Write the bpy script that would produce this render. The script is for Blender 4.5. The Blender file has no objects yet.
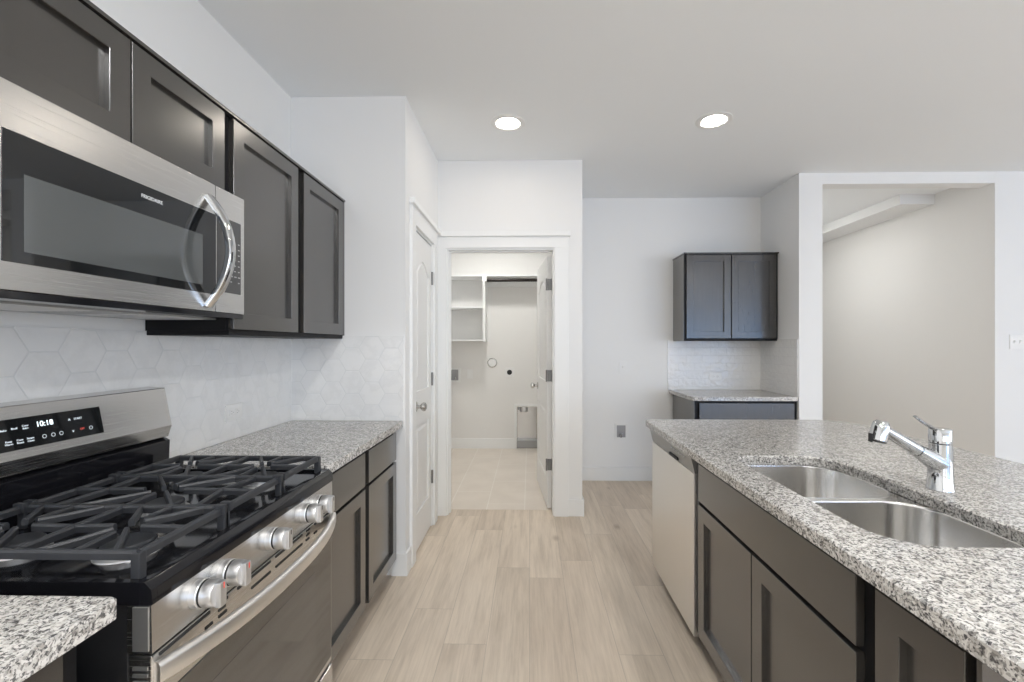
import bpy, bmesh, math, random
from mathutils import Vector, Matrix, Euler
random.seed(4)
S = bpy.context.scene
COL = S.collection
R = math.radians
PI = math.pi

# ------------------------------------------------------------------ camera
cam = bpy.data.cameras.new('camera')
cam.sensor_width = 36.0
cam.lens = 450.0 / 1024 * 36.0
cam.shift_x = -9.0 / 1024
cam.shift_y = 3.5 / 1024
cam.clip_start = 0.02
co = bpy.data.objects.new('camera', cam)
COL.objects.link(co)
co.location = (0, 0, 1.32)
co.rotation_euler = (R(90), 0, R(1.1))
S.camera = co

# ------------------------------------------------------------------ world, light, exposure
S.view_settings.view_transform = 'Standard'
S.view_settings.look = 'None'
S.view_settings.exposure = 0.18
S.view_settings.gamma = 1.0
S.view_settings.use_curve_mapping = False
S.cycles.use_denoising = True
S.cycles.max_bounces = 10
S.cycles.diffuse_bounces = 6
S.cycles.glossy_bounces = 5
S.cycles.caustics_reflective = False
S.cycles.caustics_refractive = False
S.cycles.sample_clamp_indirect = 6.0
w = bpy.data.worlds.new('sky')
S.world = w
w.use_nodes = True
w.node_tree.nodes['Background'].inputs[0].default_value = (0.62, 0.78, 1.0, 1)
w.node_tree.nodes['Background'].inputs[1].default_value = 1.2


def area(name, loc, rot, sx, sy, power, col):
    l = bpy.data.lights.new(name, 'AREA')
    l.shape = 'RECTANGLE'
    l.size, l.size_y = sx, sy
    l.energy = power
    l.color = col
    o = bpy.data.objects.new(name, l)
    COL.objects.link(o)
    o.location = loc
    o.rotation_euler = rot
    return o


# daylight just outside the windows behind the camera and on the living-room side
REAR_WIN = [(-0.6, 0.8, 0.7, 2.2), (1.5, 2.9, 0.7, 2.2), (4.95, 5.65, 0.06, 2.2), (3.3, 4.85, 0.06, 2.2), (5.75, 6.9, 0.06, 2.2)]
SIDE_WIN = [(-3.6, -1.9), (-1.2, 0.5)]
REAR_P, PATIO_P, SIDE_P = 12.0, 13.5, 20.0        # watts per square metre of window
TILT = R(112)                      # aimed upward as added fill for the ceiling, as if off sunlit ground
for i, (a, b, z0, z1) in enumerate(REAR_WIN):
    area('daylight_rear', ((a + b) / 2, -4.85, (z0 + z1) / 2 - .1), (TILT, 0, 0), b - a, z1 - z0,
         (PATIO_P if i >= 2 else REAR_P) * (b - a) * (z1 - z0), (0.17, 0.47, 1.0) if i >= 3 else (1.0, 0.98, 0.95))
for (a, b) in SIDE_WIN:
    area('daylight_side', (7.45, (a + b) / 2, 1.3), (TILT, 0, R(90)), b - a, 2.0, SIDE_P * (b - a) * 2.0, (1.0, 0.985, 0.96))
# radiance of the lamps: recessed lamps in view, unseen fill lamps added over the near room, laundry, hall
LENS = dict(lens=42.0, lens_fill=335.0, lens_laundry=94.0, lens_hall=42.0)

# ------------------------------------------------------------------ materials


def mat(name, col, rough=0.5, metal=0.0, spec=0.5, coat=0.0, emit=None, es=0.0):
    m = bpy.data.materials.new(name)
    m.use_nodes = True
    b = m.node_tree.nodes['Principled BSDF']
    b.inputs['Base Color'].default_value = (*col, 1)
    b.inputs['Roughness'].default_value = rough
    b.inputs['Metallic'].default_value = metal
    b.inputs['Specular IOR Level'].default_value = spec
    if coat:
        b.inputs['Coat Weight'].default_value = coat
        b.inputs['Coat Roughness'].default_value = 0.15
    if emit:
        b.inputs['Emission Color'].default_value = (*emit, 1)
        b.inputs['Emission Strength'].default_value = es
    return m


class NT:
    """small helper for node trees"""
    def __init__(s, m):
        s.t = m.node_tree
        s.b = s.t.nodes['Principled BSDF']

    def n(s, kind, **kw):
        x = s.t.nodes.new(kind)
        for k, v in kw.items():
            setattr(x, k, v)
        return x

    def l(s, a, b):
        s.t.links.new(a, b)

    def val(s, x, sock):
        if hasattr(x, 'links') or isinstance(x, bpy.types.NodeSocket):
            s.l(x, sock)
        else:
            sock.default_value = x

    def math(s, op, a, b=0.0, c=0.0):
        x = s.n('ShaderNodeMath', operation=op)
        s.val(a, x.inputs[0]); s.val(b, x.inputs[1]); s.val(c, x.inputs[2])
        return x.outputs[0]

    def vm(s, op, a, b=(0, 0, 0), c=(0, 0, 0), out=0):
        x = s.n('ShaderNodeVectorMath', operation=op)
        s.val(a, x.inputs[0])
        if op not in ('LENGTH', 'ABSOLUTE', 'FLOOR'):
            s.val(b, x.inputs[1])
        if op == 'WRAP':
            s.val(c, x.inputs[2])
        return x.outputs[out]

    def ramp(s, f, stops, interp='LINEAR'):
        x = s.n('ShaderNodeValToRGB')
        x.color_ramp.interpolation = interp
        e = x.color_ramp.elements
        while len(e) < len(stops):
            e.new(0.5)
        for i, (p, c) in enumerate(stops):
            e[i].position = p
            e[i].color = (*c, 1) if len(c) == 3 else c
        s.l(f, x.inputs[0])
        return x.outputs[0]

    def mix(s, f, a, b, mode='MIX'):
        x = s.n('ShaderNodeMix', data_type='RGBA', blend_type=mode)
        s.val(f, x.inputs[0])
        for v, k in ((a, 6), (b, 7)):
            if isinstance(v, tuple):
                x.inputs[k].default_value = (*v, 1)
            else:
                s.l(v, x.inputs[k])
        return x.outputs[2]

    def obj(s):
        return s.n('ShaderNodeTexCoord').outputs['Object']

    def noise(s, vec, scale, detail=3, rough=0.5, out=0):
        x = s.n('ShaderNodeTexNoise')
        x.inputs['Scale'].default_value = scale
        x.inputs['Detail'].default_value = detail
        x.inputs['Roughness'].default_value = rough
        s.l(vec, x.inputs['Vector'])
        return x.outputs[out]

    def bump(s, h, strength, dist=0.01):
        x = s.n('ShaderNodeBump')
        x.inputs['Strength'].default_value = strength
        x.inputs['Distance'].default_value = dist
        s.l(h, x.inputs['Height'])
        s.l(x.outputs[0], s.b.inputs['Normal'])


def m_wall(name, col, rough=0.65):
    m = mat(name, col, rough, spec=0.25)
    t = NT(m)
    t.bump(t.noise(t.obj(), 140, 2), 0.06, 0.002)
    return m


def m_granite():
    m = mat('granite', (0.6, 0.58, 0.55), 0.16, spec=0.5)
    t = NT(m)
    o = t.obj()
    wob = t.vm('ADD', o, t.vm('SCALE', t.noise(o, 60, 2, out=1), (0, 0, 0)))
    sc = wob.node.inputs[1].links[0].from_node
    sc.inputs['Scale'].default_value = 0.012

    def voro(scale, k=1):
        v = t.n('ShaderNodeTexVoronoi')
        v.inputs['Scale'].default_value = scale
        t.l(wob, v.inputs['Vector'])
        sep = t.n('ShaderNodeSeparateColor')
        t.l(v.outputs['Color'], sep.inputs[0])
        return sep.outputs[k - 1]
    big = t.ramp(voro(95), [(0.0, (0.30, 0.285, 0.27)), (0.22, (0.47, 0.45, 0.42)), (0.42, (0.68, 0.66, 0.63)),
                            (0.68, (0.75, 0.735, 0.71))], 'CONSTANT')
    small = t.ramp(voro(230, 2), [(0.0, (0.035, 0.035, 0.04)), (0.12, (0.22, 0.21, 0.20)), (0.26, (0.52, 0.49, 0.46)),
                                  (0.48, (0.80, 0.785, 0.765))], 'CONSTANT')
    c = t.mix(0.55, big, small)
    dark = t.ramp(t.noise(wob, 170, 3, 0.6), [(0.405, (1, 1, 1)), (0.455, (0, 0, 0))])
    c = t.mix(t.math('MULTIPLY', dark, 0.85), c, (0.05, 0.05, 0.055))
    cloud = t.ramp(t.noise(o, 14, 3), [(0.3, (0.84, 0.83, 0.815)), (0.7, (0.97, 0.965, 0.955))])
    c = t.mix(1.0, c, cloud, 'MULTIPLY')
    t.l(c, t.b.inputs['Base Color'])
    return m


def m_planks():
    m = mat('oak_planks', (0.6, 0.52, 0.43), 0.42, spec=0.4)
    t = NT(m)
    sep = t.n('ShaderNodeSeparateXYZ')
    t.l(t.obj(), sep.inputs[0])
    W, L = 0.190, 1.22
    u = t.math('DIVIDE', sep.outputs[0], W)
    row = t.math('FLOOR', u)
    fu = t.math('FRACT', u)
    wn = t.n('ShaderNodeTexWhiteNoise', noise_dimensions='1D')
    t.l(row, wn.inputs['W'])
    v = t.math('ADD', t.math('DIVIDE', sep.outputs[1], L), t.math('MULTIPLY', wn.outputs['Value'], 5.0))
    fv = t.math('FRACT', v)
    pid = t.math('ADD', t.math('MULTIPLY', row, 17.31), t.math('FLOOR', v))
    wn2 = t.n('ShaderNodeTexWhiteNoise', noise_dimensions='1D')
    t.l(pid, wn2.inputs['W'])
    # grain: stretched along the plank and shifted per plank
    cmb = t.n('ShaderNodeCombineXYZ')
    t.l(t.math('MULTIPLY', sep.outputs[0], 9.0), cmb.inputs[0])
    t.l(t.math('MULTIPLY', sep.outputs[1], 0.9), cmb.inputs[1])
    t.l(t.math('MULTIPLY', wn2.outputs['Value'], 40.0), cmb.inputs[2])
    g1 = t.noise(cmb.outputs[0], 2.2, 5, 0.62)
    cmb2 = t.n('ShaderNodeCombineXYZ')
    t.l(t.math('MULTIPLY', sep.outputs[0], 60.0), cmb2.inputs[0])
    t.l(t.math('MULTIPLY', sep.outputs[1], 2.2), cmb2.inputs[1])
    t.l(t.math('MULTIPLY', wn2.outputs['Value'], 40.0), cmb2.inputs[2])
    g2 = t.noise(cmb2.outputs[0], 2.0, 4, 0.6)
    base = t.ramp(wn2.outputs['Value'], [(0.0, (0.625, 0.530, 0.430)), (0.35, (0.70, 0.602, 0.493)),
                                         (0.7, (0.74, 0.642, 0.530)), (1.0, (0.655, 0.562, 0.458))])
    gr = t.ramp(g1, [(0.28, (0.80, 0.78, 0.755)), (0.5, (0.97, 0.965, 0.96)), (0.72, (1.06, 1.06, 1.06))])
    c = t.mix(1.0, base, gr, 'MULTIPLY')
    fine = t.ramp(g2, [(0.3, (0.90, 0.89, 0.88)), (0.6, (1.02, 1.02, 1.02))])
    c = t.mix(1.0, c, fine, 'MULTIPLY')
    # knots
    kv = t.n('ShaderNodeTexVoronoi')
    kv.inputs['Scale'].default_value = 1.0
    cmb3 = t.n('ShaderNodeCombineXYZ')
    t.l(t.math('MULTIPLY', sep.outputs[0], 4.2), cmb3.inputs[0])
    t.l(t.math('MULTIPLY', sep.outputs[1], 1.9), cmb3.inputs[1])
    t.l(cmb3.outputs[0], kv.inputs['Vector'])
    kn = t.ramp(kv.outputs['Distance'], [(0.02, (0.66, 0.62, 0.58)), (0.12, (1, 1, 1))])
    c = t.mix(1.0, c, kn, 'MULTIPLY')
    # seams
    e1 = t.math('MINIMUM', fu, t.math('SUBTRACT', 1.0, fu))
    e2 = t.math('MULTIPLY', t.math('MINIMUM', fv, t.math('SUBTRACT', 1.0, fv)), L / W)
    seam = t.math('LESS_THAN', t.math('MINIMUM', e1, e2), 0.0075)
    c = t.mix(t.math('MULTIPLY', seam, 0.40), c, (0.25, 0.21, 0.17))
    t.l(c, t.b.inputs['Base Color'])
    t.bump(g2, 0.05, 0.003)
    return m


def m_hex(name, ax_u, ax_v, size=0.130, col=(0.84, 0.84, 0.835), vein=0.05):
    """glossy hexagon tile on a vertical wall; ax_u / ax_v are the object axes across and up"""
    m = mat(name, col, 0.10, spec=0.55)
    t = NT(m)
    o = t.obj()
    sep = t.n('ShaderNodeSeparateXYZ')
    t.l(o, sep.inputs[0])
    cm = t.n('ShaderNodeCombineXYZ')
    t.l(t.math('DIVIDE', sep.outputs[ax_u], size), cm.inputs[0])
    t.l(t.math('DIVIDE', sep.outputs[ax_v], size), cm.inputs[1])
    p = cm.outputs[0]
    h = (0.8660254, 0.5, 0.5)
    mh = (-0.8660254, -0.5, -0.5)
    a = t.vm('WRAP', p, h, mh)
    b = t.vm('WRAP', t.vm('ADD', p, (0.8660254, 0.5, 0.0)), h, mh)
    la = t.math('LESS_THAN', t.vm('LENGTH', a, out=1), t.vm('LENGTH', b, out=1))
    mx = t.n('ShaderNodeMix', data_type='VECTOR')
    t.l(la, mx.inputs[0]); t.l(b, mx.inputs[4]); t.l(a, mx.inputs[5])
    g = mx.outputs[1]
    ab = t.n('ShaderNodeSeparateXYZ')
    t.l(t.vm('ABSOLUTE', g), ab.inputs[0])
    d = t.math('MAXIMUM', ab.outputs[1], t.math('ADD', t.math('MULTIPLY', ab.outputs[0], 0.8660254),
                                               t.math('MULTIPLY', ab.outputs[1], 0.5)))
    edge = t.math('SUBTRACT', 0.5, d)          # 0 on the joint
    grout = t.ramp(edge, [(0.010, (1, 1, 1)), (0.018, (0, 0, 0))])
    cell = t.vm('SUBTRACT', p, g)
    wn = t.n('ShaderNodeTexWhiteNoise', noise_dimensions='3D')
    t.l(cell, wn.inputs['Vector'])
    tone = t.ramp(wn.outputs['Value'], [(0, (0.97, 0.972, 0.975)), (1, (1.0, 1.0, 1.0))])
    vn = t.noise(t.vm('ADD', o, wn.outputs['Color']), 6.0, 5, 0.6)
    vv = t.ramp(t.math('ABSOLUTE', t.math('SUBTRACT', vn, 0.5)), [(0.0, (1 - vein,) * 3), (0.07, (1, 1, 1))])
    c = t.mix(1.0, t.mix(1.0, col, tone, 'MULTIPLY'), vv, 'MULTIPLY')
    c = t.mix(grout, c, (0.70, 0.71, 0.71))
    t.l(c, t.b.inputs['Base Color'])
    t.l(t.math('ADD', t.math('MULTIPLY', grout, 0.5), 0.10), t.b.inputs['Roughness'])
    hgt = t.math('ADD', t.ramp(edge, [(0.0, (0, 0, 0)), (0.025, (1, 1, 1))]), t.math('MULTIPLY', t.noise(o, 22, 2), 0.9))
    t.bump(hgt, 0.26, 0.003)
    return m


def m_subway(name):
    """handmade wavy glossy tile of the far corner"""
    m = mat(name, (0.78, 0.77, 0.75), 0.08, spec=0.6)
    t = NT(m)
    o = t.obj()
    br = t.n('ShaderNodeTexBrick')
    br.offset = 0.5
    for k, v in (('Scale', 1.0), ('Mortar Size', 0.0022), ('Brick Width', 0.155), ('Row Height', 0.076),
                 ('Mortar Smooth', 0.1), ('Bias', 0.0)):
        br.inputs[k].default_value = v
    br.inputs['Color1'].default_value = (0.80, 0.79, 0.77, 1)
    br.inputs['Color2'].default_value = (0.78, 0.77, 0.755, 1)
    br.inputs['Mortar'].default_value = (0.75, 0.74, 0.725, 1)
    sep = t.n('ShaderNodeSeparateXYZ')
    t.l(o, sep.inputs[0])
    cm = t.n('ShaderNodeCombineXYZ')
    t.l(t.math('ADD', sep.outputs[0], sep.outputs[1]), cm.inputs[0])
    t.l(sep.outputs[2], cm.inputs[1])
    t.l(cm.outputs[0], br.inputs['Vector'])
    t.l(br.outputs['Color'], t.b.inputs['Base Color'])
    t.bump(t.math('ADD', t.noise(o, 26, 2, 0.5), t.math('MULTIPLY', br.outputs['Fac'], -0.6)), 0.55, 0.012)
    return m


def m_tile_floor():
    m = mat('beige_floor_tile', (0.66, 0.58, 0.50), 0.35)
    t = NT(m)
    o = t.obj()
    br = t.n('ShaderNodeTexBrick')
    br.offset = 0.5
    for k, v in (('Scale', 1.0), ('Mortar Size', 0.004), ('Brick Width', 0.61), ('Row Height', 0.305), ('Mortar Smooth', 0.1), ('Bias', 0.0)):
        br.inputs[k].default_value = v
    br.inputs['Color1'].default_value = (0.74, 0.67, 0.59, 1)
    br.inputs['Color2'].default_value = (0.76, 0.69, 0.61, 1)
    br.inputs['Mortar'].default_value = (0.83, 0.78, 0.71, 1)
    mp = t.n('ShaderNodeMapping')
    mp.inputs['Rotation'].default_value = (0, 0, R(90))
    mp.inputs['Location'].default_value = (0.06, 0.04, 0)
    t.l(o, mp.inputs[0])
    t.l(mp.outputs[0], br.inputs['Vector'])
    cl = t.ramp(t.noise(o, 4, 4), [(0.3, (0.94, 0.93, 0.92)), (0.7, (1.03, 1.03, 1.03))])
    t.l(t.mix(1.0, br.outputs['Color'], cl, 'MULTIPLY'), t.b.inputs['Base Color'])
    return m


def m_cab(name, col, rough, spec=0.6):
    m = mat(name, col, rough, spec=spec, coat=1.0 if spec > .5 else 0.0)
    t = NT(m)
    t.b.inputs['Coat Roughness'].default_value = 0.22
    t.b.inputs['Coat IOR'].default_value = 1.5
    o = t.obj()
    mp = t.n('ShaderNodeMapping')
    mp.inputs['Scale'].default_value = (60, 60, 3)
    t.l(o, mp.inputs[0])
    g = t.noise(mp.outputs[0], 2.0, 4, 0.6)
    c = t.ramp(g, [(0.3, tuple(v * 0.92 for v in col)), (0.7, tuple(v * 1.06 for v in col))])
    t.l(c, t.b.inputs['Base Color'])
    return m


def m_steel(name, col, rough, stretch):
    m = mat(name, col, rough, metal=1.0)
    t = NT(m)
    mp = t.n('ShaderNodeMapping')
    mp.inputs['Scale'].default_value = stretch
    t.l(t.obj(), mp.inputs[0])
    g = t.noise(mp.outputs[0], 1.0, 3, 0.6)
    r = t.math('ADD', t.math('MULTIPLY', g, 0.10), rough - 0.05)
    t.l(r, t.b.inputs['Roughness'])
    t.bump(g, 0.03, 0.0006)
    return m


M = dict(
    wall=m_wall('wall_paint', (0.82, 0.82, 0.815)),
    ceil=m_wall('ceiling_paint', (0.87, 0.89, 0.905), 0.8),
    hall=m_wall('hall_paint', (0.80, 0.79, 0.77)),
    trim=mat('trim_paint', (0.84, 0.845, 0.84), 0.35),
    door=mat('door_paint', (0.83, 0.83, 0.82), 0.38),
    planks=m_planks(),
    tilefloor=m_tile_floor(),
    hexl=m_hex('hex_tile_side', 1, 2),
    hexe=m_hex('hex_tile_end', 0, 2),
    subway=m_subway('glazed_tile'),
    granite=m_granite(),
    cab=m_cab('espresso_lacquer', (0.036, 0.033, 0.030), 0.26, 0.55),
    carcass=m_cab('espresso_frame_shaded', (0.006, 0.006, 0.007), 0.5, 0.25),  # door paint darkened: the shade between the doors is put into the colour
    toe=mat('toe_board', (0.10, 0.095, 0.09), 0.5),
    steel=m_steel('brushed_steel', (0.69, 0.685, 0.675), 0.26, (3, 3, 900)),
    steelv=m_steel('brushed_steel_vertical', (0.86, 0.845, 0.82), 0.36, (900, 900, 3)),
    sink=m_steel('satin_sink_steel', (0.76, 0.745, 0.72), 0.20, (400, 20, 20)),
    greysteel=mat('grey_steel', (0.38, 0.38, 0.375), 0.38, metal=0.85),
    chrome=mat('chrome', (0.62, 0.63, 0.64), 0.06, metal=1.0),
    nickel=mat('satin_nickel', (0.55, 0.54, 0.52), 0.25, metal=1.0),
    hinge=mat('hinge_metal', (0.24, 0.24, 0.24), 0.4, metal=0.7),
    alu=mat('cast_aluminium', (0.72, 0.72, 0.72), 0.35, metal=0.9),
    enamel=mat('black_enamel', (0.008, 0.008, 0.010), 0.09, spec=0.5),
    black=mat('black_plastic', (0.012, 0.012, 0.013), 0.45),
    iron=mat('cast_iron', (0.030, 0.032, 0.037), 0.42, spec=0.5),
    ovenglass=mat('oven_glass', (0.02, 0.019, 0.018), 0.05, spec=0.5),
    ovenmesh=mat('oven_window', (0.04, 0.038, 0.036), 0.06, spec=0.5),
    glass=mat('black_glass', (0.010, 0.011, 0.012), 0.03, spec=0.8),
    mesh=mat('oven_screen', (0.088, 0.094, 0.095), 0.06, spec=0.8),
    panel=mat('grey_glass_panel', (0.07, 0.07, 0.07), 0.12, spec=0.5),
    plate=mat('white_plastic', (0.82, 0.82, 0.81), 0.35),
    slot=mat('dark_slot', (0.03, 0.03, 0.03), 0.6),
    greybox=mat('grey_box_plastic', (0.36, 0.36, 0.37), 0.5),
    rod=mat('bronze_rod', (0.02, 0.016, 0.014), 0.35, metal=0.5),
    brass=mat('brass', (0.6, 0.45, 0.2), 0.3, metal=1.0),
    print_white=mat('white_print', (0.75, 0.78, 0.8), 0.5),
    print_lit=mat('lit_white_print', (0.6, 0.65, 0.68), 0.5, emit=(0.85, 0.93, 1.0), es=0.55),
    digit=mat('lit_digits', (0.8, 0.9, 0.95), 0.5, emit=(0.85, 0.96, 1.0), es=1.6),
    red=mat('lit_red_print', (0.4, 0.05, 0.04), 0.5, emit=(1.0, 0.12, 0.08), es=0.45),
    lens=mat('lamp_lens', (1, 1, 1), 0.5, emit=(1.0, 0.90, 0.78), es=LENS['lens']),
    lens_fill=mat('added_fill_lens', (1, 1, 1), 0.5, emit=(0.985, 0.985, 0.965), es=LENS['lens_fill']),
    lens_laundry=mat('laundry_lamp_lens', (1, 1, 1), 0.5, emit=(0.97, 0.96, 0.93), es=LENS['lens_laundry']),
    lens_hall=mat('hall_lamp_lens', (1, 1, 1), 0.5, emit=(0.97, 0.97, 0.95), es=LENS['lens_hall']),
    screen=mat('window_glass', (1, 1, 1), 0.0),
    water=mat('drain_metal', (0.4, 0.4, 0.4), 0.25, metal=1.0),
)
for k in ('ovenglass', 'ovenmesh'):
    M[k].node_tree.nodes['Principled BSDF'].inputs['IOR'].default_value = 2.5
gl = M['screen'].node_tree.nodes['Principled BSDF']
gl.inputs['Transmission Weight'].default_value = 1.0
gl.inputs['IOR'].default_value = 1.05

# ------------------------------------------------------------------ mesh helpers
OFF = {}


def fillet(pts, rads, seg=6):
    """round the corners of a closed 2-D polygon"""
    out = []
    n = len(pts)
    for i in range(n):
        p = Vector(pts[i]); a = Vector(pts[i - 1]); b = Vector(pts[(i + 1) % n])
        r = rads[i] if isinstance(rads, (list, tuple)) else rads
        if r <= 0:
            out.append(tuple(p)); continue
        da = (a - p).normalized(); db = (b - p).normalized()
        ang = da.angle(db)
        t = r / math.tan(ang / 2)
        c = p + (da + db).normalized() * (r / math.sin(ang / 2))
        s = p + da * t; e = p + db * t
        a0 = math.atan2(s.y - c.y, s.x - c.x); a1 = math.atan2(e.y - c.y, e.x - c.x)
        d = (a1 - a0 + PI) % (2 * PI) - PI
        for k in range(seg + 1):
            q = a0 + d * k / seg
            out.append((c.x + r * math.cos(q), c.y + r * math.sin(q)))
    return out


def rrect(x0, x1, y0, y1, r, seg=6):
    return fillet([(x0, y0), (x1, y0), (x1, y1), (x0, y1)], r, seg)


class MB:
    def __init__(s):
        s.bm = bmesh.new()
        s.bev = False

    def box(s, x0, x1, y0, y1, z0, z1, bev=0.0, seg=2):
        b = bmesh.new()
        v = [b.verts.new((x, y, z)) for x in (x0, x1) for y in (y0, y1) for z in (z0, z1)]
        for f in ((0, 1, 3, 2), (4, 6, 7, 5), (0, 4, 5, 1), (2, 3, 7, 6), (0, 2, 6, 4), (1, 5, 7, 3)):
            b.faces.new([v[i] for i in f])
        if bev:
            s.bev = True
            bmesh.ops.bevel(b, geom=b.edges[:], offset=bev, segments=seg, affect='EDGES', profile=0.5)
        bmesh.ops.recalc_face_normals(b, faces=b.faces[:])
        s.add(b)
        return s

    def add(s, b, mtx=None):
        if mtx is not None:
            bmesh.ops.transform(b, matrix=mtx, verts=b.verts[:])
        me = bpy.data.meshes.new('tmp')
        b.to_mesh(me); b.free()
        s.bm.from_mesh(me)
        bpy.data.meshes.remove(me)

    def loft(s, rings, cap0=True, cap1=True, closed=True):
        vs = [[s.bm.verts.new(p) for p in r] for r in rings]
        n = len(rings[0])
        for i in range(len(vs) - 1):
            for j in range(n if closed else n - 1):
                k = (j + 1) % n
                s.bm.faces.new((vs[i][j], vs[i][k], vs[i + 1][k], vs[i + 1][j]))
        if cap0:
            s.bm.faces.new(list(reversed(vs[0])))
        if cap1:
            s.bm.faces.new(vs[-1])
        return s

    def cyl(s, p0, p1, r0, r1=None, n=24):
        r1 = r0 if r1 is None else r1
        p0, p1 = Vector(p0), Vector(p1)
        d = (p1 - p0).normalized()
        u = d.orthogonal().normalized(); v = d.cross(u)
        ring = lambda c, r: [tuple(c + (u * math.cos(2 * PI * k / n) + v * math.sin(2 * PI * k / n)) * r) for k in range(n)]
        return s.loft([ring(p0, r0), ring(p1, r1)])

    def lathe(s, origin, axis, prof, n=28):
        """prof: list of (radius, distance along the axis)"""
        o = Vector(origin); d = Vector(axis).normalized()
        u = d.orthogonal().normalized(); v = d.cross(u)
        rings = [[tuple(o + d * h + (u * math.cos(2 * PI * k / n) + v * math.sin(2 * PI * k / n)) * max(r, 1e-4)) for k in range(n)] for r, h in prof]
        return s.loft(rings)

    def tube(s, pts, r, n=12, sy=1.0, up=(0, 0, 1)):
        """sweep an ellipse along a polyline"""
        pts = [Vector(p) for p in pts]
        rings = []
        for i, p in enumerate(pts):
            a = pts[max(i - 1, 0)]; b = pts[min(i + 1, len(pts) - 1)]
            d = (b - a).normalized()
            u = Vector(up).cross(d)
            u = u.normalized() if u.length > 1e-4 else d.orthogonal().normalized()
            v = d.cross(u).normalized()
            rr = r[i] if isinstance(r, (list, tuple)) else r
            rings.append([tuple(p + u * rr * math.cos(2 * PI * k / n) + v * rr * sy * math.sin(2 * PI * k / n)) for k in range(n)])
        return s.loft(rings)

    def bar(s, p0, p1, w, h, drop=0.0):
        """a bar of width w and height h whose TOP centre line runs p0 -> p1"""
        p0, p1 = Vector(p0), Vector(p1)
        d = (p1 - p0).normalized()
        u = Vector((0, 0, 1)).cross(d).normalized()
        z = Vector((0, 0, 1))
        k = 0.28
        prof = [(-w / 2, -h), (w / 2, -h), (w / 2, -h * k), (w / 2 - w * 0.22, 0), (-w / 2 + w * 0.22, 0), (-w / 2, -h * k)]
        rings = [[tuple(c + u * a + z * b) for a, b in prof] for c in (p0, p1)]
        return s.loft(rings)

    def prism(s, poly, plane, a, b):
        """extrude a 2-D polygon; plane 'xz' runs along y, 'yz' along x, 'xy' along z"""
        f = {'xz': lambda p, t: (p[0], t, p[1]), 'yz': lambda p, t: (t, p[0], p[1]), 'xy': lambda p, t: (p[0], p[1], t)}[plane]
        return s.loft([[f(p, a) for p in poly], [f(p, b) for p in poly]])

    def plate(s, outer, holes, z0, z1, ease=0.0):
        """slab with holes, the top edge eased"""
        bm = s.bm
        loops_top, loops_bot = [], []

        def ring(poly, z):
            return [bm.verts.new((x, y, z)) for x, y in poly]

        def fill(rings):
            es = []
            for r in rings:
                for i in range(len(r)):
                    a, b = r[i], r[(i + 1) % len(r)]
                    es.append(bm.edges.get((a, b)) or bm.edges.new((a, b)))
            bmesh.ops.triangle_fill(bm, use_beauty=True, use_dissolve=False, edges=es)

        def side(a, b):
            n = len(a)
            for i in range(n):
                j = (i + 1) % n
                bm.faces.new((a[i], a[j], b[j], b[i]))
        tops, bots = [], []
        for q, poly in enumerate([outer] + list(holes)):
            cx = sum(p[0] for p in poly) / len(poly); cy = sum(p[1] for p in poly) / len(poly)
            sg = 1 if q == 0 else -1
            bo = ring(poly, z0)
            if ease:
                mid = ring(poly, z1 - ease)
                ex = max(abs(p[0] - cx) for p in poly); ey = max(abs(p[1] - cy) for p in poly)
                ins = [(cx + (x - cx) * (1 - sg * ease / ex), cy + (y - cy) * (1 - sg * ease / ey)) for x, y in poly]
                to = ring(ins, z1)
                side(bo, mid); side(mid, to)
            else:
                to = ring(poly, z1)
                side(bo, to)
            tops.append(to); bots.append(bo)
        fill(tops); fill(bots)
        bmesh.ops.recalc_face_normals(bm, faces=bm.faces[:])
        return s

    def build(s, name, m, parent=None, smooth=True, angle=35, local=False):
        me = bpy.data.meshes.new(name)
        bmesh.ops.recalc_face_normals(s.bm, faces=s.bm.faces[:])
        s.bm.to_mesh(me); s.bm.free()
        me.materials.append(M[m] if isinstance(m, str) else m)
        o = bpy.data.objects.new(name, me)
        COL.objects.link(o)
        if parent is not None:
            o.parent = parent
            off = OFF.get(parent, Vector((0, 0, 0)))
            OFF[o] = off
            if not local:
                me.transform(Matrix.Translation(-off))
        if smooth:
            for p in me.polygons:
                p.use_smooth = True
            me.set_sharp_from_angle(angle=R(angle))
            if s.bev:
                wn = o.modifiers.new('face_normals', 'WEIGHTED_NORMAL')
                wn.keep_sharp = True
                wn.weight = 100
        return o


def tag(o, label, cat, group=None):
    o['label'] = label
    o['category'] = cat
    if group:
        o['group'] = group
    return o


def thing(name, label, cat, loc, group=None, rotz=0.0):
    o = bpy.data.objects.new(name, None)
    o.empty_display_size = 0.1
    COL.objects.link(o)
    o.location = loc
    o.rotation_euler = (0, 0, rotz)
    OFF[o] = Vector(loc)
    return tag(o, label, cat, group)


def struct(name, mb, m, parent=None, **k):
    o = mb.build(name, m, parent, **k)
    if parent is None:
        o['kind'] = 'structure'
    return o


def boxes(*bs, bev=0.0):
    b = MB()
    for q in bs:
        b.box(*q, bev=bev)
    return b


def text(name, body, size, m, parent, mtx, align='CENTER'):
    cu = bpy.data.curves.new(name, 'FONT')
    cu.body = body
    cu.size = size
    cu.align_x = align
    cu.align_y = 'CENTER'
    cu.extrude = 0.0003
    t = bpy.data.objects.new('tmp_text', cu)
    COL.objects.link(t)
    me = bpy.data.meshes.new_from_object(t)
    bpy.data.objects.remove(t)
    me.name = name
    me.materials.clear()
    me.materials.append(M[m])
    me.transform(Matrix.Translation(-OFF.get(parent, Vector((0, 0, 0)))) @ mtx)
    o = bpy.data.objects.new(name, me)
    COL.objects.link(o)
    o.parent = parent
    OFF[o] = OFF.get(parent)
    return o


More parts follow.
